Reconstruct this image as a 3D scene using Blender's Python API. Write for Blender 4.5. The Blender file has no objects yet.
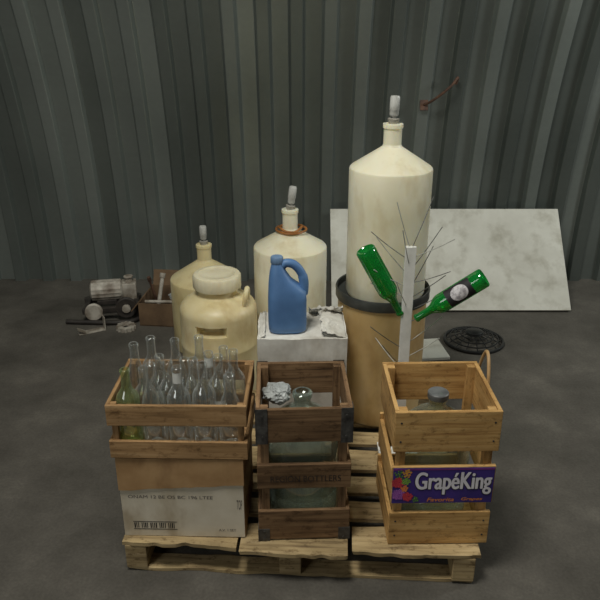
import bpy, bmesh, math, random
from mathutils import Vector, Matrix, noise
random.seed(7)
S = bpy.context.scene
C = S.collection
S.view_settings.view_transform = 'Standard'
PI = math.pi

# ------------------------------------------------------------------ materials
def lin(c):
    return tuple(((v/255)/12.92 if v/255 <= .04045 else ((v/255+.055)/1.055)**2.4) for v in c) + (1,)

def newmat(name):
    m = bpy.data.materials.new(name); m.use_nodes = True
    nt = m.node_tree
    return m, nt, nt.nodes['Principled BSDF']

def ramp(nt, fac, stops):
    r = nt.nodes.new('ShaderNodeValToRGB')
    els = r.color_ramp.elements
    while len(els) < len(stops): els.new(.5)
    for e, (p, c) in zip(els, stops): e.position = p; e.color = c
    nt.links.new(fac, r.inputs[0]); return r.outputs[0]

def noise_tex(nt, vec, scale, detail=4, rough=.6):
    n = nt.nodes.new('ShaderNodeTexNoise')
    n.inputs['Scale'].default_value = scale; n.inputs['Detail'].default_value = detail
    n.inputs['Roughness'].default_value = rough
    nt.links.new(vec, n.inputs['Vector']); return n.outputs['Fac']

def mapping(nt, src, scale):
    tc = nt.nodes.new('ShaderNodeTexCoord'); mp = nt.nodes.new('ShaderNodeMapping')
    mp.inputs['Scale'].default_value = scale
    nt.links.new(tc.outputs[src], mp.inputs['Vector']); return mp.outputs['Vector']

def bump(nt, bs, fac, strength, dist=.002):
    b = nt.nodes.new('ShaderNodeBump'); b.inputs['Strength'].default_value = strength
    b.inputs['Distance'].default_value = dist
    nt.links.new(fac, b.inputs['Height']); nt.links.new(b.outputs['Normal'], bs.inputs['Normal'])

def multiply(nt, a, b, fac):
    mx = nt.nodes.new('ShaderNodeMix'); mx.data_type = 'RGBA'; mx.blend_type = 'MULTIPLY'; mx.inputs[0].default_value = fac
    nt.links.new(a, mx.inputs[6]); nt.links.new(b, mx.inputs[7]); return mx.outputs[2]

def plain(name, c1, c2=None, rough=.5, scale=6, metallic=0, bmp=0, stretch=(1,1,1), lo=.35, hi=.65, spec=.5, sss=0, stain=None, stainfac=.3):
    m, nt, bs = newmat(name)
    c2 = c2 or tuple(v*.82 for v in c1)
    f = noise_tex(nt, mapping(nt, 'Object', stretch), scale)
    col = ramp(nt, f, [(lo, lin(c2)), (hi, lin(c1))])
    if stain:
        f2 = noise_tex(nt, mapping(nt, 'Object', (1,1,.5)), 7, 4, .6)
        col = multiply(nt, col, ramp(nt, f2, [(.30, lin(stain)), (.5, (1,1,1,1))]), stainfac)
    nt.links.new(col, bs.inputs['Base Color'])
    bs.inputs['Roughness'].default_value = rough; bs.inputs['Metallic'].default_value = metallic
    bs.inputs['Specular IOR Level'].default_value = spec
    if sss:
        bs.inputs['Subsurface Weight'].default_value = sss
        bs.inputs['Subsurface Radius'].default_value = (1,.8,.5); bs.inputs['Subsurface Scale'].default_value = .05
    if bmp: bump(nt, bs, f, bmp)
    return m

def wood(name, light, mid, dark, rough=.7, tonelo=(.5,.48,.46,1), tonefac=.75, scuff=.7):
    m, nt, bs = newmat(name)
    g = noise_tex(nt, mapping(nt, 'UV', (3, 60, 1)), 1.0, 6, .65)
    g2 = noise_tex(nt, mapping(nt, 'UV', (2.2, 5, 1)), 1.5, 3, .5)
    g3 = noise_tex(nt, mapping(nt, 'UV', (10, 16, 1)), 2.0, 6, .75)
    col = ramp(nt, g, [(.28, lin(dark)), (.48, lin(mid)), (.72, lin(light))])
    col = multiply(nt, col, ramp(nt, g2, [(.3, tonelo), (.65, (1,1,1,1))]), tonefac)
    col = multiply(nt, col, ramp(nt, g3, [(.34, (.42,.38,.34,1)), (.47, (1,1,1,1))]), scuff)
    nt.links.new(col, bs.inputs['Base Color'])
    bs.inputs['Roughness'].default_value = rough; bs.inputs['Specular IOR Level'].default_value = .25
    bump(nt, bs, g, .4)
    return m

def glass(name, tint, dust_sheen=(190,195,190), dustamt=.08, edge=.55, gloss=.6, edge_sheen=.16, rough=.05):
    m = bpy.data.materials.new(name); m.use_nodes = True
    nt = m.node_tree; nt.nodes.clear()
    out = nt.nodes.new('ShaderNodeOutputMaterial')
    tr = nt.nodes.new('ShaderNodeBsdfTransparent'); tr.inputs[0].default_value = lin(tint)
    gl = nt.nodes.new('ShaderNodeBsdfGlossy'); gl.inputs['Roughness'].default_value = rough
    df = nt.nodes.new('ShaderNodeBsdfDiffuse'); df.inputs[0].default_value = lin(dust_sheen)
    lw = nt.nodes.new('ShaderNodeLayerWeight'); lw.inputs['Blend'].default_value = edge*.55
    mul = nt.nodes.new('ShaderNodeMath'); mul.operation = 'MULTIPLY_ADD'
    mul.inputs[1].default_value = gloss; mul.inputs[2].default_value = .12
    nt.links.new(lw.outputs['Facing'], mul.inputs[0])
    m1 = nt.nodes.new('ShaderNodeMixShader'); nt.links.new(mul.outputs[0], m1.inputs[0])
    nt.links.new(tr.outputs[0], m1.inputs[1]); nt.links.new(gl.outputs[0], m1.inputs[2])
    f = noise_tex(nt, mapping(nt, 'Object', (1,1,1)), 18)
    mr = nt.nodes.new('ShaderNodeMath'); mr.operation = 'MULTIPLY'; mr.inputs[1].default_value = dustamt*1.5
    nt.links.new(f, mr.inputs[0])
    pw = nt.nodes.new('ShaderNodeMath'); pw.operation = 'POWER'; pw.inputs[1].default_value = 1.8
    nt.links.new(lw.outputs['Facing'], pw.inputs[0])
    ma = nt.nodes.new('ShaderNodeMath'); ma.operation = 'MULTIPLY_ADD'; ma.inputs[1].default_value = edge_sheen  # pale sheen painted into the glass edges, beside the noisy dust
    nt.links.new(pw.outputs[0], ma.inputs[0]); nt.links.new(mr.outputs[0], ma.inputs[2])
    m2 = nt.nodes.new('ShaderNodeMixShader'); nt.links.new(ma.outputs[0], m2.inputs[0])
    nt.links.new(m1.outputs[0], m2.inputs[1]); nt.links.new(df.outputs[0], m2.inputs[2])
    nt.links.new(m2.outputs[0], out.inputs[0])
    return m

M = {}
M['tank'] = plain('milky_plastic', (238,234,212), (224,217,186), .38, 3.5, lo=.3, hi=.7, sss=.45, stain=(206,186,138), stainfac=.5)
M['tank_yellow'] = plain('yellowed_plastic', (222,208,164), (204,188,138), .45, 4, sss=.3, stain=(190,164,112), stainfac=.5)
M['jug'] = plain('tan_plastic', (230,217,176), (214,198,150), .40, 5, sss=.3, stain=(190,160,108), stainfac=.5)
M['jug_lid'] = plain('pale_lid_plastic', (232,224,196), (216,206,172), .45, 6, sss=.2, stain=(190,160,108), stainfac=.4)
M['drum'] = plain('drum_plastic', (214,186,136), (190,160,108), .36, 4, stretch=(1,1,.6), sss=.5, stain=(180,150,106), stainfac=.5)
M['rim'] = plain('dark_rim', (70,72,68), (46,48,46), .4, 10)
M['bung'] = plain('grey_bung', (160,156,146), (130,126,116), .6, 20)
M['airlock'] = plain('airlock_plastic', (205,205,200), (170,170,164), .3, 20)
M['tube'] = plain('amber_tube', (170,112,58), (130,84,42), .4, 20)
M['blue'] = plain('blue_plastic', (92,132,180), (78,114,160), .5, 6)
M['bluecap'] = plain('blue_cap', (116,144,176), (90,118,152), .5, 12)
M['whitecard'] = plain('white_card', (232,230,222), (196,192,182), .8, 7, stain=(176,166,146), stainfac=.6)
M['card'] = plain('brown_card', (182,146,102), (158,122,80), .85, 7, stain=(150,120,90), stainfac=.6)
M['card_dark'] = plain('dark_card', (120,96,70), (92,72,52), .85, 7)
M['cardwhite'] = plain('printed_card', (220,210,190), (202,190,166), .8, 6, stain=(180,160,130), stainfac=.6)
M['ink'] = plain('dark_ink', (40,36,36), (28,26,26), .8, 20)
M['stencil'] = plain('faded_stencil', (62,50,40), (34,28,24), .8, 60)
M['faint_ink'] = plain('faint_ink', (104,96,92), (86,80,78), .8, 20)
M['crate_new'] = wood('fresh_wood', (226,188,128), (210,168,106), (158,116,68), tonelo=(.55,.49,.43,1), tonefac=.9, scuff=.85)
M['crate_old'] = wood('aged_wood', (168,136,100), (136,106,76), (68,52,38), tonelo=(.36,.34,.32,1), tonefac=.95, scuff=.9)
M['tray'] = wood('tray_wood', (196,160,116), (168,132,90), (110,84,56), scuff=.85)
M['pallet'] = wood('pallet_wood', (214,190,148), (188,164,120), (112,92,70), tonelo=(.34,.32,.30,1), tonefac=1.0, scuff=1.0)
M['band'] = plain('grey_iron', (96,94,90), (54,50,48), .55, 30, metallic=.4)
M['glass'] = glass('clear_glass', (252,254,253), (248,252,248), dustamt=.025, gloss=.85, edge_sheen=.42)
M['glass_green_tint'] = glass('pale_green_glass', (226,236,196), (200,216,156), .10, edge_sheen=.34)
M['glass_green'] = glass('green_glass', (44,190,88), (26,160,70), .42, .4, gloss=.45)
M['carboy'] = glass('carboy_glass', (226,237,230), (186,202,192), .11, edge_sheen=.26)
M['paper'] = plain('label_paper', (226,226,220), (196,196,188), .8, 20)
M['black_paper'] = plain('black_paper', (40,36,40), (26,24,28), .6, 20)
M['grey_print'] = plain('grey_print', (210,206,208), (150,144,148), .7, 60, lo=.38, hi=.55)
M['purple'] = plain('purple_print', (74,52,138), (58,44,118), .5, 8)
M['violet'] = plain('violet_print', (130,56,130), (108,46,112), .5, 8)
M['white_ink'] = plain('white_ink', (242,238,242), (228,222,230), .5, 20)
M['orange_ink'] = plain('orange_ink', (236,150,66), (220,130,52), .5, 20)
M['red_ink'] = plain('red_ink', (206,52,66), (180,40,56), .5, 20)
M['rose_ink'] = plain('rose_ink', (226,98,106), (200,76,90), .5, 20)
M['green_ink'] = plain('green_ink', (150,190,84), (110,156,64), .5, 20)
M['leaf_ink'] = plain('leaf_ink', (78,120,56), (58,98,46), .5, 20)
M['plum_ink'] = plain('plum_ink', (170,88,180), (130,62,150), .5, 20)
M['lilac_ink'] = plain('lilac_ink', (196,140,204), (170,112,182), .5, 20)
M['white_post'] = plain('white_post', (232,232,226), (210,210,202), .6, 12)
M['wire'] = plain('steel_wire', (140,140,136), (96,96,92), .35, 30, metallic=.5)
M['pale_wire'] = plain('pale_wire', (200,200,192), (160,160,152), .4, 30, metallic=.1)
M['foam'] = plain('white_sheet', (214,213,202), (194,192,180), .75, 3, stain=(180,174,158), stainfac=.5)
M['black'] = plain('black_metal', (38,38,38), (24,24,24), .45, 20, metallic=.3)
M['rubber'] = plain('black_rubber', (40,40,40), (28,28,28), .8, 20)
M['rust'] = plain('rusty_iron', (104,74,56), (70,50,40), .7, 25)
M['dark_iron'] = plain('dark_iron', (66,60,54), (42,38,36), .6, 18, metallic=.2)
M['greymetal'] = plain('grey_metal', (190,184,172), (128,118,104), .6, 14, metallic=.1, stain=(130,94,66), stainfac=.8)
M['bag'] = plain('plastic_wrap', (184,188,186), (136,140,138), .5, 14)
M['hose'] = plain('tan_hose', (196,160,112), (166,130,84), .5, 14)
M['cap'] = plain('grey_cap', (120,122,122), (84,86,86), .45, 14)

PER = .20
def wall_material():
    m, nt, bs = newmat('galvanised_sheet')
    f = noise_tex(nt, mapping(nt, 'Object', (1.0, 1, .8)), 1.2, 2, .5)
    f2 = noise_tex(nt, mapping(nt, 'Object', (1, 1, 1)), 30, 4, .6)
    c = ramp(nt, f, [(.3, lin((146,154,149))), (.7, lin((174,182,176)))])
    t = ramp(nt, f2, [(.3, (.88,.88,.88,1)), (.7, (1,1,1,1))])
    col = multiply(nt, c, t, .5)
    # random tone per rib and pan, painting in shaded and shining bands
    tc = nt.nodes.new('ShaderNodeTexCoord'); sx = nt.nodes.new('ShaderNodeSeparateXYZ')
    nt.links.new(tc.outputs['Object'], sx.inputs[0])
    a = nt.nodes.new('ShaderNodeMath'); a.operation = 'MULTIPLY_ADD'; a.inputs[1].default_value = 2/PER; a.inputs[2].default_value = 4.62*2/PER+.5
    nt.links.new(sx.outputs['X'], a.inputs[0])
    fl = nt.nodes.new('ShaderNodeMath'); fl.operation = 'FLOOR'; nt.links.new(a.outputs[0], fl.inputs[0])
    wn = nt.nodes.new('ShaderNodeTexWhiteNoise'); wn.noise_dimensions = '1D'; nt.links.new(fl.outputs[0], wn.inputs['W'])
    col = multiply(nt, col, ramp(nt, wn.outputs['Value'], [(.0, (.42,.43,.42,1)), (.6, (.8,.8,.8,1)), (1, (1,1,1,1))]), .9)
    nt.links.new(col, bs.inputs['Base Color'])
    bs.inputs['Metallic'].default_value = .65; bs.inputs['Roughness'].default_value = .30
    return m
M['wall'] = wall_material()
def floor_material():
    m, nt, bs = newmat('concrete')
    f = noise_tex(nt, mapping(nt, 'Object', (1,1,1)), 2.2, 8, .65)
    f2 = noise_tex(nt, mapping(nt, 'Object', (1,1,1)), 90, 3, .6)
    c = ramp(nt, f, [(.3, lin((74,71,65))), (.55, lin((97,93,86))), (.75, lin((120,115,106)))])
    t = ramp(nt, f2, [(.3, (.7,.7,.7,1)), (.65, (1,1,1,1))])
    nt.links.new(multiply(nt, c, t, .7), bs.inputs['Base Color'])
    bs.inputs['Roughness'].default_value = .8; bs.inputs['Specular IOR Level'].default_value = .2
    bump(nt, bs, f2, .3)
    return m
M['floor'] = floor_material()

# ------------------------------------------------------------------ mesh helpers
class MB:
    def __init__(s):
        s.bm = bmesh.new(); s.uv = s.bm.loops.layers.uv.new('UVMap')
    def box(s, c, size, rot=None, taper=None, mat=0):
        hx, hy, hz = [v/2 for v in size]
        L = [Vector((x,y,z)) for x in (-hx,hx) for y in (-hy,hy) for z in (-hz,hz)]
        la = max(range(3), key=lambda i: size[i])
        ou, ov = random.random()*40, random.random()*40
        vs = []
        for p in L:
            q = p.copy()
            if rot: q = rot @ q
            vs.append(s.bm.verts.new(q + Vector(c)))
        for idx in ((0,1,3,2),(4,6,7,5),(0,4,5,1),(2,3,7,6),(0,2,6,4),(1,5,7,3)):
            f = s.bm.faces.new([vs[i] for i in idx]); f.material_index = mat
            pts = [L[i] for i in idx]
            flat = min(range(3), key=lambda a: max(p[a] for p in pts)-min(p[a] for p in pts))
            oth = [a for a in range(3) if a != flat]
            if la in oth:
                ua = la; va = [a for a in oth if a != la][0]
            else: ua, va = oth
            for lp, p in zip(f.loops, pts): lp[s.uv].uv = (p[ua]+ou, p[va]+ov)
        return s
    def ragged_board(s, x0, x1, y0, y1, z0, z1, n=40, amp=.008, seed=0):
        """board along x whose long edges are worn and chipped"""
        ou, ov = random.random()*40, random.random()*40
        cols = []
        for i in range(n+1):
            x = x0+(x1-x0)*i/n
            e0 = amp*(noise.noise(Vector((x*7, seed, 0)))+.9*max(0, noise.noise(Vector((x*19, seed+5, 0)))))
            e1 = amp*.6*noise.noise(Vector((x*9, seed+11, 0)))
            w = .003*noise.noise(Vector((x*3, seed+20, 0)))
            ex = 0
            if i in (0, n): ex = 1
            cols.append([s.bm.verts.new(p) for p in ((x+ex*amp*noise.noise(Vector((seed,i,1))),y0+e0,z0+w),(x+ex*amp*noise.noise(Vector((seed,i,7))),y1+e1,z0+w),(x,y1+e1,z1+w),(x,y0+e0*.8,z1+w))])
        def face(vs):
            f = s.bm.faces.new(vs)
            for lp in f.loops: lp[s.uv].uv = (lp.vert.co.x+ou, lp.vert.co.y+lp.vert.co.z+ov)
        for a, b in zip(cols, cols[1:]):
            for k in range(4): face((a[k], a[(k+1)%4], b[(k+1)%4], b[k]))
        face(cols[0]); face(list(reversed(cols[-1])))
        return s
    def lathe(s, prof, seg=48, c=(0,0,0), rot=None, capb=True, capt=True, rfun=None, mat=0):
        rings = []
        for r, z in prof:
            ring = []
            for k in range(seg):
                a = 2*PI*k/seg
                rr = rfun(r, z, a) if rfun else r
                p = Vector((rr*math.cos(a), rr*math.sin(a), z))
                if rot: p = rot @ p
                ring.append(s.bm.verts.new(p + Vector(c)))
            rings.append(ring)
        for a, b in zip(rings, rings[1:]):
            for k in range(seg):
                f = s.bm.faces.new((a[k], a[(k+1)%seg], b[(k+1)%seg], b[k])); f.material_index = mat
        if capb: s.bm.faces.new(list(reversed(rings[0]))).material_index = mat
        if capt: s.bm.faces.new(rings[-1]).material_index = mat
        return s
    def tube(s, pts, r, seg=10, closed=False):
        pts = [Vector(p) for p in pts]; n = len(pts); rings = []
        up = None
        for i, p in enumerate(pts):
            if closed: t = pts[(i+1)%n]-pts[i-1]
            else: t = pts[min(i+1,n-1)]-pts[max(i-1,0)]
            t.normalize()
            if up is None:
                up = Vector((0,0,1)) if abs(t.z) < .9 else Vector((1,0,0))
            x = t.cross(up)
            if x.length < 1e-4: x = t.orthogonal()
            x.normalize(); y = x.cross(t).normalized(); up = y
            rr = r[i] if isinstance(r, (list,tuple)) else r
            rings.append([s.bm.verts.new(p + x*rr*math.cos(2*PI*k/seg) + y*rr*math.sin(2*PI*k/seg)) for k in range(seg)])
        pr = list(zip(rings, rings[1:])) + ([(rings[-1], rings[0])] if closed else [])
        for a, b in pr:
            for k in range(seg): s.bm.faces.new((a[k], a[(k+1)%seg], b[(k+1)%seg], b[k]))
        if not closed:
            s.bm.faces.new(list(reversed(rings[0]))); s.bm.faces.new(rings[-1])
        return s
    def loft(s, secs, n=40):
        rings = []
        for cx, cy, z, hx, hy, e in secs:
            ring = []
            for k in range(n):
                a = 2*PI*k/n; ca, sa = math.cos(a), math.sin(a)
                ring.append(s.bm.verts.new((cx+hx*math.copysign(abs(ca)**(2/e), ca), cy+hy*math.copysign(abs(sa)**(2/e), sa), z)))
            rings.append(ring)
        for a, b in zip(rings, rings[1:]):
            for k in range(n): s.bm.faces.new((a[k], a[(k+1)%n], b[(k+1)%n], b[k]))
        s.bm.faces.new(list(reversed(rings[0]))); s.bm.faces.new(rings[-1]); return s
    def disc(s, x, y, z, r, mat=0, n=16):
        vs = [s.bm.verts.new((x+r*math.cos(2*PI*k/n), y, z+r*math.sin(2*PI*k/n))) for k in range(n)]
        s.bm.faces.new(vs).material_index = mat; return s
    def build(s, name, mats, parent=None, smooth=False, bevel=0, angle=40):
        bmesh.ops.recalc_face_normals(s.bm, faces=s.bm.faces)
        me = bpy.data.meshes.new(name); s.bm.to_mesh(me); s.bm.free()
        for m in (mats if isinstance(mats, (list,tuple)) else [mats]): me.materials.append(m)
        if smooth:
            for p in me.polygons: p.use_smooth = True
            me.set_sharp_from_angle(angle=math.radians(angle))
        o = bpy.data.objects.new(name, me); C.objects.link(o); o.parent = parent
        if bevel:
            b = o.modifiers.new('bevel', 'BEVEL'); b.width = bevel; b.segments = 2; b.limit_method = 'ANGLE'
        return o

def tag(o, label, cat, group=None):
    o['label'] = label; o['category'] = cat
    if group: o['group'] = group
    return o
def thing(name, label, cat, loc, rotz=0, group=None):
    o = bpy.data.objects.new(name, None); C.objects.link(o); o.empty_display_size = .05
    o.location = loc; o.rotation_euler = (0,0,rotz)
    return tag(o, label, cat, group)
def curve_pts(pts, n=8, closed=False):
    P = [Vector(p) for p in pts]; out = []; N = len(P)
    rng = range(N) if closed else range(N-1)
    for i in rng:
        if closed: a,b,c,d = P[i-1],P[i],P[(i+1)%N],P[(i+2)%N]
        else: a,b,c,d = P[max(i-1,0)],P[i],P[i+1],P[min(i+2,N-1)]
        for k in range(n):
            t = k/n
            out.append(.5*((2*b)+(c-a)*t+(2*a-5*b+4*c-d)*t*t+(3*b-a-3*c+d)*t**3))
    if not closed: out.append(P[-1])
    return out
def lettering(name, body, center, width, height, mat, parent, bold=0.0, shear=0.0, rot=(PI/2,0,0)):
    cu = bpy.data.curves.new(name, 'FONT'); cu.body = body; cu.size = 1; cu.shear = shear
    t = bpy.data.objects.new(name, cu); C.objects.link(t)
    bpy.context.view_layer.update()
    me = bpy.data.meshes.new_from_object(t.evaluated_get(bpy.context.evaluated_depsgraph_get()))
    bpy.data.objects.remove(t)
    xs = [v.co.x for v in me.vertices]; ys = [v.co.y for v in me.vertices]
    x0,x1,y0,y1 = min(xs),max(xs),min(ys),max(ys)
    sx, sy = width/(x1-x0), height/(y1-y0)
    for v in me.vertices:
        v.co.x = (v.co.x-(x0+x1)/2)*sx; v.co.y = (v.co.y-(y0+y1)/2)*sy
    if bold:
        bm = bmesh.new()
        for k in range(8):
            n0 = len(bm.verts); bm.from_mesh(me); bm.verts.ensure_lookup_table()
            for v in bm.verts[n0:]:
                v.co.x += bold*math.cos(k*PI/4); v.co.y += bold*.6*math.sin(k*PI/4); v.co.z += k*.00002
        bm.to_mesh(me); bm.free()
    me.materials.clear(); me.materials.append(mat); me.name = name
    for p in me.polygons: p.material_index = 0
    o = bpy.data.objects.new(name, me); C.objects.link(o); o.parent = parent
    o.location = center; o.rotation_euler = rot
    return o
def crumple(name, mat, loc, size, seed=0, amp=.28):
    bg = MB(); bmesh.ops.create_icosphere(bg.bm, subdivisions=5, radius=1)
    for v in bg.bm.verts:
        p = v.co.copy(); q = p+Vector((seed*3.1,seed*1.7,0)); n = noise.fractal(q*1.7, 1, 2, 4); n2 = noise.noise(q*5)
        v.co = p*(1+amp*n+.16*abs(n2)); v.co = Vector((v.co.x*size[0], v.co.y*size[1], v.co.z*size[2]))
    o = bg.build(name, mat, None, smooth=True, angle=30); o.location = loc; return o
def flap(parent, mat, origin, ux, uy, n=14, amp=.006, seed=0, torn=.0):
    """a soft crumpled card flap spanned by two edge vectors"""
    m = MB(); o = Vector(origin); ux = Vector(ux); uy = Vector(uy); nn = ux.cross(uy).normalized()
    g = []
    for i in range(n+1):
        row = []
        cut = 1-torn*(.5+.5*noise.noise(Vector((i*.6, seed, 2))))
        for j in range(n+1):
            w = (j/n)
            p = o+ux*(i/n)+uy*(w*cut)
            row.append(m.bm.verts.new(p + nn*amp*w*(noise.noise(Vector((i*.35+seed, j*.35, seed)))+.6*noise.noise(Vector((i*.9,j*.9,seed))))))
        g.append(row)
    for i in range(n):
        for j in range(n): m.bm.faces.new((g[i][j], g[i+1][j], g[i+1][j+1], g[i][j+1]))
    ob = m.build('flap', mat, parent, smooth=True, angle=30)
    s = ob.modifiers.new('card', 'SOLIDIFY'); s.thickness = .003
    return ob

# ------------------------------------------------------------------ setting
WY, WR = 4.75, 5.0
def wall_y(z): return WY - (WR - math.sqrt(max(WR*WR - z*z, 0)))
def wall_slope(z): return math.asin(min(z/WR, 1))
bm = bmesh.new()
prof = []
x = -4.62
while x < 4.6:
    prof += [(x-.050,0),(x-.036,.040),(x+.036,.040),(x+.050,0)]
    x += PER
rows = [i*3.2/28 for i in range(29)]
grid = []
for z in rows:
    a = wall_slope(z); yy = wall_y(z)
    grid.append([bm.verts.new((px, yy - h*math.cos(a), z - h*math.sin(a) if z > 0 else 0)) for px, h in prof])
for a, b in zip(grid, grid[1:]):
    for k in range(len(prof)-1): bm.faces.new((a[k], a[k+1], b[k+1], b[k]))
bmesh.ops.recalc_face_normals(bm, faces=bm.faces)
me = bpy.data.meshes.new('wall_back'); bm.to_mesh(me); bm.free(); me.materials.append(M['wall'])
wo = bpy.data.objects.new('wall_back', me); C.objects.link(wo); wo['kind'] = 'structure'
bv = wo.modifiers.new('bevel','BEVEL'); bv.width = .004; bv.segments = 2; bv.limit_method = 'ANGLE'; bv.angle_limit = math.radians(25)
fb = MB(); fb.box((0, 1.9, -.05), (9.6, 6.4, .1))
fo = fb.build('floor', M['floor']); fo['kind'] = 'structure'

# ------------------------------------------------------------------ pallet (deck boards run left to right)
PT = .13
pal = thing('pallet', 'pale worn wooden shipping pallet on the concrete floor under the crates', 'pallet', (-.005, 1.862, 0), math.radians(-3.2))
PW, PD = 1.22, 1.07
for xs_ in (-.57, -.03, .565):
    m = MB()
    for a,b,z0 in ((.012,.20,.014),(.20,.42,.05),(.42,.66,.014),(.66,.88,.05),(.88,PD-.01,.014)):
        m.box((xs_, (a+b)/2, (z0+.112)/2), (.075, b-a, .112-z0))
    m.build('stringer', M['pallet'], pal, bevel=.003)
y0 = 0
for i, (w, gp) in enumerate(((.135,.042),(.095,.05),(.10,.045),(.135,.04),(.095,.05),(.095,.053),(.135,0))):
    if i == 0:
        for k, (xa, xb, dy, wz) in enumerate(((-.615,-.215,.010,.0),(-.205,.168,-.012,.0),(.182,.618,.004,.0))):
            m = MB(); m.ragged_board(xa, xb, dy, w, .112+wz, .1285+wz, n=40, amp=.02, seed=k*7.7+1)
            m.build('deck_board', M['pallet'], pal, bevel=.0015)
    else:
        m = MB(); m.ragged_board(-.612+random.uniform(-.012,.012), .612+random.uniform(-.012,.012), y0, y0+w, .113, .1285, n=60, amp=.008, seed=i*3.3)
        m.build('deck_board', M['pallet'], pal, bevel=.0015)
    y0 += w+gp
for i, (a, b) in enumerate(((.0,.09),(.49,.58),(PD-.10,PD))):
    m = MB(); m.ragged_board(-.605, .60, a+.02, b, .0, .0135, n=40, amp=.010, seed=40+i); m.build('bottom_board', M['pallet'], pal, bevel=.001)

# ------------------------------------------------------------------ crates
def crate(root, w, d, slats, t, mat, post=.03, h=None, side_slats=None):
    h = h or max(z1 for _, z1 in slats)
    out = {}
    for i, (z0, z1) in enumerate(slats):
        for sy in (-1, 1):
            m = MB(); m.box((0, sy*(d/2-t/2), (z0+z1)/2), (w, t, z1-z0), Matrix.Rotation(random.uniform(-.006,.006),3,'Y'))
            o = m.build('slat', mat, root, bevel=.0022)
            if sy == -1: out[i] = o
    for i, (z0, z1) in enumerate(side_slats or slats):
        for sx in (-1, 1):
            m = MB(); m.box((sx*(w/2-t/2), 0, (z0+z1)/2), (t, d-2*t-.001, z1-z0))
            m.build('slat', mat, root, bevel=.0018)
    for sx in (-1,1):
        for sy in (-1,1):
            m = MB(); m.box((sx*(w/2-t-post/2), sy*(d/2-t-post/2), h/2), (post, post, h-.006))
            m.build('corner_post', mat, root, bevel=.0015)
    m = MB(); m.box((0,0,.008), (w-2*t-.002, d-2*t-.002, .014)); m.build('base_board', mat, root)
    return out
MX = .008
mc = thing('carboy_crate', 'dark aged wooden crate with iron corners and stencilled middle slat', 'crate', (MX, 2.08, PT+.001), math.radians(2.2))
mw, md = .313, .325
sl = crate(mc, mw, md, [(.004,.125),(.218,.314),(.402,.527)], .014, M['crate_old'], .026)
for sx in (-1,1):
    for sy in (-1,1):
        for z0,z1 in ((.0,.05),(.398,.529)):
            m = MB()
            zc, hz = (z0+z1)/2, z1-z0
            m.box((sx*(mw/2-.018), sy*(md/2+.001), zc), (.04, .002, hz))
            m.box((sx*(mw/2+.001), sy*(md/2-.018), zc), (.002, .042, hz))
            for q in (.2,.8): m.lathe([(.004,-.003),(.004,.003)], 10, c=(sx*(mw/2-.02), sy*(md/2+.0015), z0+hz*q), rot=Matrix.Rotation(PI/2,3,'X'))
            m.build('corner_strap', M['band'], mc)
lettering('stencil_lettering', 'REGION BOTTLERS', (0.005, -md/2-.0016, .258), .235, .024, M['stencil'], mc)

rc = thing('grape_crate', 'pale new wooden crate with purple printed grape label on front', 'crate', (.470, 2.065, PT+.001), math.radians(1))
rw, rd = .342, .34
rs = crate(rc, rw, rd, [(.002,.135),(.175,.322),(.38,.53)], .014, M['crate_new'], .028, side_slats=[(.0,.11),(.19,.30),(.38,.53)])
for z in (.10,.04,.42,.49):
    for xx in (-.15,.15):
        m = MB(); m.lathe([(.0035,-.001),(.0035,.0012)], 8, c=(xx,-rd/2,z), rot=Matrix.Rotation(PI/2,3,'X')); m.build('nail_head', M['band'], rc)
LZ = .2485; LH = .140
lm = MB(); lm.box((.0, -rd/2-.0018, LZ), (rw-.008, .0016, LH))
lab = lm.build('printed_label', M['purple'], rc); lab['label'] = 'purple printed label with white lettering and coloured grapes'
fy = -rd/2-.0031
bd = MB(); bd.box((.0, fy, LZ+LH/2-.005), (rw-.010, .0006, .005)); bd.build('border_stripe', M['violet'], lab)
lettering('lettering_outline', 'GrapéKing', (.034, fy-.0006, LZ+.008), .250, .088, M['ink'], lab, bold=.0048)
lettering('lettering', 'GrapéKing', (.034, fy-.0012, LZ+.010), .250, .088, M['white_ink'], lab, bold=.0022)
lettering('small_lettering', 'Favorita', (-.005, fy-.0018, LZ-.055), .09, .015, M['orange_ink'], lab, shear=.25, bold=.0005)
lettering('small_lettering', 'Grapes', (.10, fy-.0018, LZ-.055), .07, .015, M['orange_ink'], lab, shear=.25, bold=.0005)
for ci, (gx0, gz0, mats_, n, sp) in enumerate(((-.146,.046,('leaf_ink','green_ink'),12,.018),(-.122,.050,('orange_ink','green_ink'),12,.016),(-.150,.014,('red_ink','rose_ink'),34,.020),(-.124,.020,('green_ink','leaf_ink'),14,.014),(-.146,-.034,('plum_ink','lilac_ink'),36,.021),(-.116,-.042,('red_ink','rose_ink'),24,.017),(-.128,-.010,('orange_ink','rose_ink'),12,.012),(-.088,-.054,('leaf_ink','green_ink'),8,.011))):
    gm = MB()
    for k in range(n):
        t = k*2.4; rr = sp*math.sqrt(k/n)
        gx, gz, gy, gr = gx0+rr*math.cos(t), LZ+gz0+rr*math.sin(t), fy-.0002-.000006*(k+ci*40), random.uniform(.0032,.0044)
        gm.disc(gx, gy, gz, gr, 0)
        gm.disc(gx-.0008, gy-.000003, gz+.001, gr*.5, 1, 10)
    gm.build('grape_picture', [M[q] for q in mats_], lab)

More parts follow.
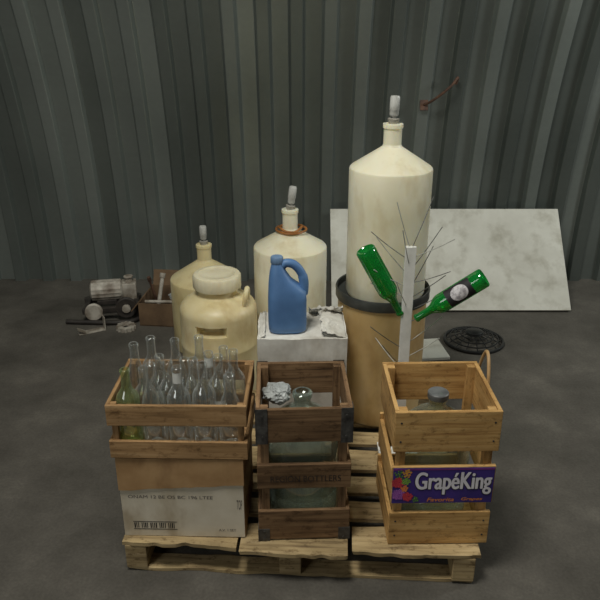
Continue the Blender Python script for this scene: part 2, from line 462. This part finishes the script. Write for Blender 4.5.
cprof = [(.10,.0),(.118,.004),(.125,.02),(.125,.10),(.122,.105),(.125,.11),(.125,.2),(.122,.205),(.125,.21),(.125,.31),(.12,.34),(.104,.372),(.078,.398),(.05,.415),(.034,.428),(.029,.44),(.029,.458),(.034,.462),(.034,.478),(.029,.482),(.022,.482)]
def carboy(label, loc, stopper=None):
    t = thing('glass_carboy', label, 'carboy', loc)
    m = MB(); m.lathe(cprof, 56, capt=False); m.build('glass_body', M['carboy'], t, smooth=True)
    if stopper:
        m = MB(); m.lathe([(.035,.466),(.036,.468),(.036,.486),(.033,.489)], 32, capb=True); m.build('cap', M[stopper], t, smooth=True)
    return t
carboy('clear glass carboy standing inside the dark aged crate', (MX, 2.08, PT+.018))
carboy('clear glass carboy with grey cap inside the pale grape crate', (.470, 2.065, PT+.018), 'cap')
tag(crumple('crumpled_wrap', M['bag'], (-.077, 2.11, .606), (.046,.048,.03)), 'crumpled grey plastic wrap stuffed in the top of dark aged crate', 'plastic wrap')

# ------------------------------------------------------------------ carton + tray + bottles
cw, cd, ch = .425, .30, .328
TX = -.396
cart = thing('carton', 'worn brown and white printed cardboard carton under the tray of bottles', 'carton', (TX-.002, 2.085, PT+.001), math.radians(-1.5))
m = MB(); m.box((0,0,ch/2), (cw,cd,ch)); m.build('box_body', M['card'], cart, bevel=.004)
m = MB(); m.box((.0,-cd/2-.001,.118), (cw-.004,.0016,.234)); wf = m.build('printed_face', M['cardwhite'], cart)
# brown flap folded down over the white face, its lower edge worn and slanting
m = MB(); n = 40; cols = []
for i in range(n+1):
    xx = -cw/2-.001+(cw+.002)*i/n
    zl = .196+.030*(i/n)+.004*noise.noise(Vector((xx*14,3,0)))+.003*noise.noise(Vector((xx*45,1,0)))
    cols.append([m.bm.verts.new(p) for p in ((xx,-cd/2-.007-.002*noise.noise(Vector((xx*10,0,0))),zl),(xx,-cd/2-.003,zl),(xx,-cd/2-.0022,ch-.002),(xx,-cd/2-.0048,ch-.002))])
for a, b in zip(cols, cols[1:]):
    for k in range(4): m.bm.faces.new((a[k], a[(k+1)%4], b[(k+1)%4], b[k]))
m.bm.faces.new(cols[0]); m.bm.faces.new(list(reversed(cols[-1])))
m.build('flap', M['card'], cart)
cy = -cd/2-.0024
lettering('printed_text', 'ONAM 12 BE OS BC 196 LTEE', (-.04, cy, .168), .29, .013, M['faint_ink'], cart)
lettering('printed_text', 'A.V. 1 SET', (.15, cy, .03), .06, .010, M['faint_ink'], cart)
lettering('printed_text', 'TOP', (.195, cy, .14), .018, .04, M['faint_ink'], cart)
m = MB()
for k in range(24):
    if k % 5 != 3: m.box((-.172+k*.0062, cy, .046), (.0026 if k%3 else .0040, .0006, .022))
m.box((-.101,cy,.062),(.152,.0006,.002)); m.box((-.101,cy,.030),(.152,.0006,.002))
m.build('barcode', M['ink'], cart)
tz = PT+.001+ch+.001
tray = thing('bottle_tray', 'low slatted wooden tray full of empty bottles on a carton', 'tray', (TX, 2.085, tz), math.radians(-1))
tw, td = .455, .32
crate(tray, tw, td, [(.002,.068),(.128,.205)], .012, M['tray'], .02, h=.205)

bprofA = [(.024,.012),(.03,.003),(.034,0),(.037,.004),(.0372,.02),(.0372,.178),(.0365,.19),(.032,.203),(.022,.219),(.0165,.23),(.0145,.242),(.0138,.285),(.0138,.288),(.0158,.289),(.0158,.297),(.0138,.3),(.0105,.3)]
bprofB = [(.024,.012),(.03,.003),(.034,0),(.037,.004),(.0374,.02),(.0374,.14),(.036,.158),(.031,.185),(.0225,.212),(.0165,.235),(.0145,.255),(.0138,.29),(.0158,.291),(.0158,.299),(.0138,.302),(.0105,.302)]
def bottle_mesh(prof, mat, name='wine_bottle'):
    m = MB(); m.lathe(prof, 32, capt=False); o = m.build(name, mat, None, smooth=True, angle=60); return o
def wrap(parent, r, z0, z1, a0, a1, mat, name='paper_label'):
    m = MB(); n = 16; prev = None
    for k in range(n+1):
        a = a0+(a1-a0)*k/n
        cur = [m.bm.verts.new((r*math.cos(a), r*math.sin(a), z)) for z in (z0,z1)]
        if prev: m.bm.faces.new((prev[0],cur[0],cur[1],prev[1]))
        prev = cur
    return m.build(name, mat, parent, smooth=True)
base = {}
rowname = ['front','second','third','back']
ord5 = ['leftmost','second from left','centre','second from right','rightmost']
ord4 = ['leftmost','second from left','second from right','rightmost']
zs_ = [.97,.90,1.02,.86,.99,.94,1.04]
for r in range(4):
    n = 5 if r % 2 == 0 else 4
    for c in range(n):
        kind = 'B' if (r*5+c) % 3 == 1 else 'A'
        tint = (r == 0 and c == 0)
        key = (kind, tint)
        if key not in base:
            o = bottle_mesh(bprofA if kind == 'A' else bprofB, M['glass_green_tint'] if tint else M['glass'])
            base[key] = o
        else:
            o = base[key].copy(); C.objects.link(o)
        lx, ly = -.168+(c + (0 if n == 5 else .5))*.084, -.099+r*.066
        a = math.radians(-1)
        lx += random.uniform(-.0004,.0004); ly += random.uniform(-.0004,.0004)
        o.location = (TX+lx*math.cos(a)-ly*math.sin(a), 2.085+lx*math.sin(a)+ly*math.cos(a), tz+.0165)
        o.scale = (1.03,1.03,zs_[(r*3+c*2)%7] if not tint else .96)
        lb = f'{"pale green" if tint else "clear"} empty wine bottle in {rowname[r]} row of wooden tray, {(ord5 if n == 5 else ord4)[c]}'
        tag(o, lb, 'bottle', 'empty wine bottles in the wooden tray')
        if (r,c) in ((0,2),(2,3)): wrap(o, .0150, .245, .283, -PI*.95, -PI*.1, M['paper'], 'neck_label')
        if (r,c) in ((1,3),): wrap(o, .0378, .09, .15, -PI*.8, -PI*.3, M['paper'])
        if (r,c) in ((2,1),): wrap(o, .0378, .11, .17, -PI*.75, -PI*.35, M['paper'])

# ------------------------------------------------------------------ white box with blue jug
wb = thing('white_carton', 'tall scuffed white cardboard box behind the dark aged crate', 'box', (.008, 2.55, PT+.001), math.radians(1))
bw, bdp, bh = .345, .25, .528
m = MB(); m.box((0,0,bh/2), (bw,bdp,bh))
bmesh.ops.subdivide_edges(m.bm, edges=m.bm.edges[:], cuts=14, use_grid_fill=True)
for v in m.bm.verts:
    p = v.co
    k = .35+.65*(p.z/bh)**2
    n1 = noise.noise(Vector((p.x*9, p.y*9, p.z*9))); n2 = noise.noise(Vector((p.x*24+7, p.y*24, p.z*24)))
    off = (.007*n1+.004*n2)*k
    p.x += math.copysign(off, p.x) if abs(p.x) > bw/2-.002 else 0
    if abs(p.y) > bdp/2-.02 and p.z > .002: p.y += math.copysign(off, p.y)
    if p.z > bh-.001: p.z -= .004*abs(n2)
m.build('box_body', M['whitecard'], wb, smooth=True, angle=28)
flap(wb, M['whitecard'], (.170,-.118,bh), (0,.228,0), (-.115,.0,.034), amp=.020, seed=3, torn=.35)
flap(wb, M['whitecard'], (.03,.122,bh), (.14,0,0), (.0,-.05,.05), amp=.016, seed=6, torn=.4)
flap(wb, M['whitecard'], (-.170,.120,bh), (0,-.238,0), (.026,.0,.012), amp=.008, seed=9, torn=.3)
bj = thing('blue_jug', 'blue plastic jug with handle standing on the white box', 'jug', (-.05, 2.51, PT+.001+bh+.001), math.radians(4))
m = MB()
m.loft([(0,0,0,.066,.045,3.2),(0,0,.006,.073,.052,3.2),(0,0,.03,.075,.054,3.4),(0,0,.13,.075,.054,3.4),(0,0,.165,.073,.052,3.2),
        (-.012,0,.19,.06,.047,2.8),(-.026,0,.215,.044,.04,2.4),(-.034,0,.245,.032,.033,2.1),(-.037,0,.27,.024,.024,2),(-.038,0,.282,.02,.02,2)])
m.build('body', M['blue'], bj, smooth=True, angle=50)
m = MB(); m.tube(curve_pts([(-.03,0,.252),(-.006,0,.277),(.028,0,.27),(.056,0,.235),(.065,0,.195),(.062,0,.15)],6), [.017]*20+[.019]*11, 14)
m.build('handle', M['blue'], bj, smooth=True, angle=60)
m = MB(); m.lathe([(.0225,.279),(.0235,.281),(.0235,.303),(.021,.306)], 28, c=(-.038,0,0), rfun=lambda r,z,a: r+.0008*math.cos(a*14)); m.build('cap', M['bluecap'], bj, smooth=True)

# ------------------------------------------------------------------ drum, tanks
dx, dy = .356, 2.80
dr = thing('plastic_drum', 'tan drum with dark rim carrying the tallest white tank', 'drum', (dx, dy, PT+.001))
m = MB(); m.lathe([(.180,0),(.186,.004),(.188,.03),(.190,.06),(.191,.2),(.191,.37),(.191,.54),(.191,.555),(.18,.56)], 64); m.build('body', M['drum'], dr, smooth=True)
m = MB(); m.lathe([(.192,.554),(.199,.555),(.202,.561),(.201,.58),(.203,.594),(.200,.602),(.194,.599),(.191,.575),(.16,.566)], 64, capt=False, capb=False); m.build('rim', M['rim'], dr, smooth=True)
m = MB(); m.lathe([(.190,.561),(.190,.566),(.18,.567)], 64); m.build('lid', M['rim'], dr, smooth=True)
def tank(name, label, loc, r, hs, hc, hn, mat, tilt=0, al=.10, nr=.036, ring=False):
    t = thing(name, label, 'tank', loc)
    pr = [(r-.02,0),(r-.006,.004),(r,.018),(r,hs*.35),(r,hs*.7),(r,hs-.008),(r-.002,hs-.002),(r-.008,hs+.004),(nr+.012,hc-.004),(nr+.004,hc+.002),(nr,hc+.010),(nr,hn-.018),(nr+.004,hn-.016),(nr+.004,hn),(nr-.006,hn+.001)]
    m = MB(); m.lathe(pr, 72); m.build('body', mat, t, smooth=True, angle=24)
    rt = Matrix.Rotation(tilt,3,'Y')
    b = (0,0,hn-.005)
    m = MB(); m.lathe([(.018,0),(.024,.024),(.02,.026)], 24, c=b, rot=rt); m.build('bung', M['bung'], t, smooth=True)
    m = MB(); m.lathe([(.006,.02),(.006,.03),(.015,.034),(.018,.04),(.018,al*.5),(.0195,al*.52),(.0195,al*.94),(.017,al)], 24, c=b, rot=rt); m.build('airlock', M['airlock'], t, smooth=True)
    if ring:
        pts = [((nr+.02+.006*math.sin(3*a))*math.cos(a), (nr+.02)*math.sin(a), hc+.008+.006*math.sin(2*a+1)) for a in [2*PI*k/40 for k in range(40)]]
        m = MB(); m.tube(pts, .006, 8, closed=True); m.build('siphon_tube', M['tube'], t, smooth=True)
        pts = [((nr+.03+.008*math.cos(2*a))*math.cos(a)+.006, (nr+.032)*math.sin(a), hc+.002+.005*math.sin(a)) for a in [2*PI*k/40 for k in range(40)]]
        m = MB(); m.tube(pts, .006, 8, closed=True); m.build('siphon_tube', M['tube'], t, smooth=True)
    return t
tank('fermenting_tank', 'tallest white plastic fermenting tank with cone top, standing on drum', (.366, dy, PT+.001+.568), .168, .545, .625, .715, M['tank'], .03, .11, .036)
tank('fermenting_tank', 'white plastic fermenting tank behind the blue jug, tube round neck', (-.05, 3.38, 0.001), .186, .715, .80, .905, M['tank'], .14, .12, .038, ring=True)
tank('fermenting_tank', 'yellowed plastic fermenting tank mostly hidden behind the tan jug', (-.535, 3.70, 0.001), .198, .42, .52, .615, M['tank_yellow'], .0, .11, .040)

def grip(r, z, a):
    d = abs((a-2*PI if a > PI else a)-(-PI*.5-.10))
    fx = max(0, min(1, (.40-d)/.04)); fz = max(0, min(1, (.025-abs(z-.405))/.006))
    return r - .06*min(fx, fz)
tj = thing('tan_jug', 'squat tan plastic jug with wide screw lid, side lug and hand grip slot', 'jug', (-.405, 3.18, .001))
pr = [(.165,0),(.182,.006),(.19,.03),(.19,.15),(.19,.27),(.193,.28),(.193,.29),(.19,.30),(.19,.36)]
for k in range(30): pr.append((.19, .366+k*.0027))
pr += [(.19,.455),(.189,.466),(.185,.478),(.177,.491),(.165,.503),(.150,.514),(.132,.524),(.117,.531),(.106,.537),(.099,.543),(.097,.552),(.097,.592),(.09,.594)]
m = MB(); m.lathe(pr, 240, rfun=grip); m.build('body', M['jug'], tj, smooth=True, angle=30)
m = MB(); m.lathe([(.108,.572),(.114,.573),(.116,.577),(.116,.632),(.111,.640),(.09,.643),(.086,.640),(.05,.641),(.02,.642)], 90, rfun=lambda r,z,a: r+(.002*math.cos(a*30) if .576<z<.633 else 0)); m.build('lid', M['jug_lid'], tj, smooth=True)
m = MB(); m.tube(curve_pts([(.135,-.085,.508),(.142,-.088,.545),(.148,-.07,.578),(.150,-.045,.580),(.150,-.022,.555),(.146,-.015,.510)],6), .012, 14); m.build('lug', M['jug'], tj, smooth=True)

# ------------------------------------------------------------------ bottle tree
px, py_ = .405, 2.43
bt = thing('bottle_tree', 'white post with wire spikes for drying bottles, behind the pale crate', 'bottle rack', (px, py_, PT+.001))
m = MB(); m.box((0,0,.45), (.040,.020,.90)); m.build('post', M['white_post'], bt, bevel=.0015)
m = MB(); m.box((0,0,.006), (.16,.12,.012)); m.build('foot', M['white_post'], bt, bevel=.003)
dL = Vector((-.487,-.02,.873)).normalized(); dR = Vector((.78,-.12,.61)).normalized()
for d, z in ((dL,.59),(dR,.585)):
    m = MB(); b = Vector((0,0,z)); m.tube([b, b+d*.05, b+d*.10], .002, 8); m.build('spike', M['wire'], bt, smooth=True)
for i, (z, x_, y_, zz, L) in enumerate(((.885,-.35,-.1,.95,.18),(.88,.38,.1,.95,.20),(.855,.95,-.3,.45,.17),(.845,-.95,.2,.55,.17),(.82,-.3,-.5,1,.17),
        (.80,.6,.1,.8,.19),(.785,-.7,-.1,.75,.19),(.755,.95,-.4,.35,.16),(.74,-.9,-.3,.45,.16),(.72,.5,.2,.85,.18),(.70,-.98,-.1,.30,.15),
        (.69,.85,-.4,.7,.17),(.66,-.4,-.6,.8,.16),(.64,.95,.2,.3,.16),
        (.5,.9,.1,.6,.17),(.48,-.9,-.2,.6,.17),(.44,.8,-.3,.6,.16),(.4,-.6,-.4,.7,.16),(.38,-.7,.3,.7,.16))):
    d = Vector((x_,y_,zz)).normalized(); b = Vector((0,0,z)); u = Vector((0,0,1))
    pts = [b+d*(L*q) + u*(.018*q*q) for q in (0,.25,.5,.75,1)]
    m = MB(); m.tube(pts, .0016, 8); m.build('spike', M['wire' if i % 2 == 1 else 'pale_wire'], bt, smooth=True)
def green(label, z, d, lab):
    o = bottle_mesh(bprofA, M['glass_green'])
    base_p = Vector((px,py_,PT+.001+z)) + d*(.045+.30)
    o.location = base_p; o.rotation_mode = 'QUATERNION'
    q = Vector((0,0,1)).rotation_difference(-d)
    o.rotation_quaternion = q
    tag(o, label, 'bottle', 'green wine bottles on the spikes')
    if lab:
        loc = q.inverted() @ Vector((0,-.9,.5)); a = math.atan2(loc.y, loc.x)
        wrap(o, .0377, .05, .155, a-1.1, a+1.1, M['black_paper'])
        m = MB()
        n = 24; rings = []
        for rr in (.0, .35, .7, 1.0):
            rings.append([m.bm.verts.new((.0381*math.cos(a+.8*rr*math.cos(2*PI*k/n)), .0381*math.sin(a+.8*rr*math.cos(2*PI*k/n)), .102+.034*rr*math.sin(2*PI*k/n))) for k in range(n)])
        for p, q2 in zip(rings, rings[1:]):
            for k in range(n): m.bm.faces.new((p[k], p[(k+1)%n], q2[(k+1)%n], q2[k]))
        bmesh.ops.remove_doubles(m.bm, verts=m.bm.verts, dist=.00001)
        m.build('label_emblem', M['grey_print'], o, smooth=True)
    return o
green('green wine bottle without label upended on spike left of post', .59, dL, False)
green('green wine bottle with black label upended on spike right of post', .585, dR, True)

# ------------------------------------------------------------------ background clutter
t0 = Vector((.98, 4.16, .004)); t1 = Vector((.98, 4.645, .545))
ln = (t1-t0).length; ang = math.atan2(t1.z-t0.z, t1.y-t0.y)
m = MB(); m.box((0,ln/2,.012), (1.55, ln, .022)); o = m.build('rigid_sheet', M['foam'], None, bevel=.003)
o.location = t0; o.rotation_euler = (ang,0,0); tag(o, 'large off white rigid sheet leaning on the metal wall', 'sheet')
m = MB(); m.box((0,0,.011), (.20,.24,.02)); o = m.build('board_scrap', M['foam'], None, bevel=.003)
o.location = (.73, 3.60, 0.0); o.rotation_euler = (0,0,.12); tag(o, 'small white board scrap lying on floor right of the drum', 'board')
g = thing('round_grille', 'black round wire grille lying on the floor before the white sheet', 'grille', (1.03, 3.73, .01), .3)
m = MB()
for rr in (.17,.14,.11,.08,.05):
    z = .05*(1-(rr/.17)**2)
    m.tube([(rr*math.cos(2*PI*k/40), rr*math.sin(2*PI*k/40), z) for k in range(40)], .004 if rr<.17 else .009, 8, closed=True)
m.build('ring', M['black'], g, smooth=True)
m = MB()
for k in range(16):
    a = 2*PI*k/16
    m.tube([(rr*math.cos(a), rr*math.sin(a), .05*(1-(rr/.17)**2)) for rr in (.03,.08,.12,.17)], .003, 6)
m.build('spoke', M['black'], g, smooth=True)
m = MB(); m.lathe([(.045,.038),(.05,.042),(.05,.056),(.04,.062)], 24); m.build('hub', M['black'], g, smooth=True)
oc = thing('open_carton', 'open brown cardboard box of scrap beside the yellowed tank by the wall', 'box', (-.80, 4.09, .001), math.radians(-6))
m = MB(); W,D,H = .36,.32,.15
m.box((0,0,.004),(W,D,.006))
for sx in (-1,1): m.box((sx*(W/2-.003),0,H/2),(.006,D,H))
for sy in (-1,1): m.box((0,sy*(D/2-.003),H/2),(W-.012,.006,H))
m.build('box_body', M['card_dark'], oc)
m = MB(); m.box((-W/2-.022,0,H-.025),(.006,D,.08), Matrix.Rotation(math.radians(40),3,'Y')); m.build('flap', M['card_dark'], oc)
m = MB(); m.box((0,D/2+.02,H+.045),(W,.006,.10), Matrix.Rotation(math.radians(-20),3,'X')); m.build('flap', M['card_dark'], oc)
bx0, by0 = -.80, 4.09
for a, b, r, mt, lb in (((-.10,-.09,.02),(-.06,.02,.29),.012,'greymetal','grey steel pipe standing tallest in the open brown box'),
        ((-.12,.10,.02),(-.16,.05,.25),.008,'rust','rusty steel rod leaning left in the open brown box'),
        ((-.155,-.12,.155),(.13,-.135,.157),.010,'greymetal','grey steel bar lying across the front of the open box')):
    a = Vector(a)+Vector((bx0,by0,0)); b = Vector(b)+Vector((bx0,by0,0)); d = (b-a).normalized()
    m = MB(); m.tube([a, b-d*.03, b-d*.029, b], [r,r,r*1.5,r*1.5], 14)
    tag(m.build('metal_rod', M[mt], None, smooth=True), lb, 'rod')
tag(crumple('rag', M['bag'], (bx0+.06, by0+.03, .125), (.075,.075,.06), 5, .3), 'crumpled grey rag heaped in the open brown box', 'rag')
tr = thing('floor_machine', 'low dark iron machine with pulley wheel on the floor by the wall', 'machine', (-1.20, 4.12, .001), .2)
m = MB(); m.box((0,-.09,.075),(.36,.03,.035)); m.box((0,.09,.075),(.36,.03,.035)); m.box((-.15,0,.085),(.03,.2,.03)); m.box((.15,0,.085),(.03,.2,.03)); m.build('frame', M['dark_iron'], tr, bevel=.003)
for sx in (-1,1):
    for sy in (-1,1):
        m = MB(); m.box((sx*.15, sy*.09, .03),(.03,.03,.06)); m.build('foot', M['dark_iron'], tr, bevel=.003)
m = MB(); m.lathe([(.045,-.1),(.062,-.09),(.064,-.06),(.064,.06),(.062,.09),(.045,.1)], 48, c=(-.03,.02,.165), rot=Matrix.Rotation(PI/2,3,'Y'), rfun=lambda r,z,a: r+.003*(math.cos(a*16)>0)); m.build('motor', M['greymetal'], tr, smooth=True)
m = MB(); m.box((-.03,.02,.1),(.12,.12,.03)); m.build('motor_mount', M['dark_iron'], tr, bevel=.003)
w_ = MB(); w_.lathe([(.03,-.012),(.062,-.016),(.066,-.012),(.058,0),(.066,.012),(.062,.016),(.03,.012)], 36, c=(.09,-.115,.09), rot=Matrix.Rotation(PI/2,3,'X'))
wh = w_.build('pulley', M['dark_iron'], tr, smooth=True)
h_ = MB(); h_.lathe([(.02,-.03),(.026,-.028),(.026,.028),(.02,.03)], 20, c=(.09,-.115,.09), rot=Matrix.Rotation(PI/2,3,'X')); h_.build('pulley_hub', M['greymetal'], wh, smooth=True)
w_ = MB(); w_.lathe([(.02,-.010),(.05,-.013),(.054,-.01),(.046,0),(.054,.01),(.05,.013),(.02,.010)], 36, c=(-.11,-.115,.075), rot=Matrix.Rotation(PI/2,3,'X')); w_.build('pulley', M['greymetal'], tr, smooth=True)
m = MB(); m.box((.11,.05,.145),(.09,.10,.11)); m.lathe([(.02,0),(.025,.005),(.02,.03),(.03,.035),(.03,.045)], 20, c=(.11,.05,.195)); m.build('gear_housing', M['greymetal'], tr, bevel=.004)
m = MB(); m.lathe([(.025,-.012),(.055,-.012),(.055,.012),(.025,.012),(.02,.0)], 48, rfun=lambda r,z,a: r+(.007*(math.cos(a*14)>0) if r>.05 else 0), capb=False, capt=False)
o = m.build('gear_wheel', M['greymetal'], None); o.location = (-1.07, 3.90, .0135); tag(o, 'small pale gear wheel lying on floor before the iron machine', 'gear')
m = MB(); m.box((0,0,.004),(.16,.05,.006)); m.box((.078,0,.045),(.006,.05,.086)); m.box((-.06,0,.02),(.05,.05,.006), Matrix.Rotation(.5,3,'Y'))
o = m.build('metal_bracket', M['greymetal'], None, bevel=.001); o.location = (-1.27, 3.86, .001); o.rotation_euler = (0,0,.5); tag(o, 'bent grey metal bracket on floor left of the gear wheel', 'bracket')
m = MB(); m.tube(curve_pts([(-1.46,3.975,.016),(-1.30,3.965,.016),(-1.16,3.96,.016),(-1.05,3.985,.016),(-1.00,4.05,.016)],6), .015, 12)
tag(m.build('bent_pipe', M['dark_iron'], None, smooth=True), 'dark bent iron pipe on the floor along front of machine', 'pipe')
hz = 1.31; hy = wall_y(hz)-.044
hk = thing('wall_hook', 'rusty bent iron hook fixed high on the metal wall', 'hook', (.84, hy, hz))
m = MB(); m.box((-.06,.004,-.05),(.05,.008,.07), Matrix.Rotation(-wall_slope(hz),3,'X')); m.build('plate', M['rust'], hk, bevel=.002)
m = MB(); m.tube(curve_pts([(-.06,.0,-.05),(-.02,-.05,-.02),(.04,-.09,.035),(.09,-.1,.085),(.115,-.09,.12),(.125,-.06,.11),(.12,-.04,.08)],6), .008, 10); m.build('rod', M['rust'], hk, smooth=True)
m = MB(); m.tube(curve_pts([(.58,2.36,.139),(.60,2.35,.2),(.64,2.33,.40),(.665,2.30,.60),(.672,2.26,.685),(.668,2.21,.70),(.664,2.17,.66),(.662,2.15,.60)],8), .006, 12)
tag(m.build('hose', M['hose'], None, smooth=True), 'thin tan hose hooked at the right rear corner of pale crate', 'hose')

# ------------------------------------------------------------------ light + camera
def area(name, loc, target, size, energy, col):
    l = bpy.data.lights.new(name, 'AREA'); l.size = size; l.energy = energy; l.color = col
    o = bpy.data.objects.new(name, l); C.objects.link(o); o.location = loc
    o.rotation_euler = (Vector(target)-Vector(loc)).to_track_quat('-Z','Y').to_euler(); return o
area('ceiling_lamp', (-.6, 1.3, 3.9), (0, 2.6, .4), .9, 84, (1.0,.98,.90))
area('fill_light', (-2.6, -1.2, 2.6), (0, 2.5, .6), 1.4, 24, (.96,1.0,.98))  # soft frontal fill, added to brighten the scene
area('side_light', (3.4, 2.9, 2.3), (.2, 4.5, 1.1), .6, 38, (.97,1.0,.97))  # added raking lamp, sets off the sides of the wall ribs
w = bpy.data.worlds.new('world'); S.world = w; w.use_nodes = True
w.node_tree.nodes['Background'].inputs[0].default_value = (.92,.97,.94,1)
w.node_tree.nodes['Background'].inputs[1].default_value = .035
cam = bpy.data.cameras.new('camera'); co = bpy.data.objects.new('camera', cam); C.objects.link(co)
co.location = (0,0,1.85); co.rotation_euler = (math.radians(67),0,0)
cam.sensor_fit = 'HORIZONTAL'; cam.angle = 2*math.atan(300/700)
S.camera = co
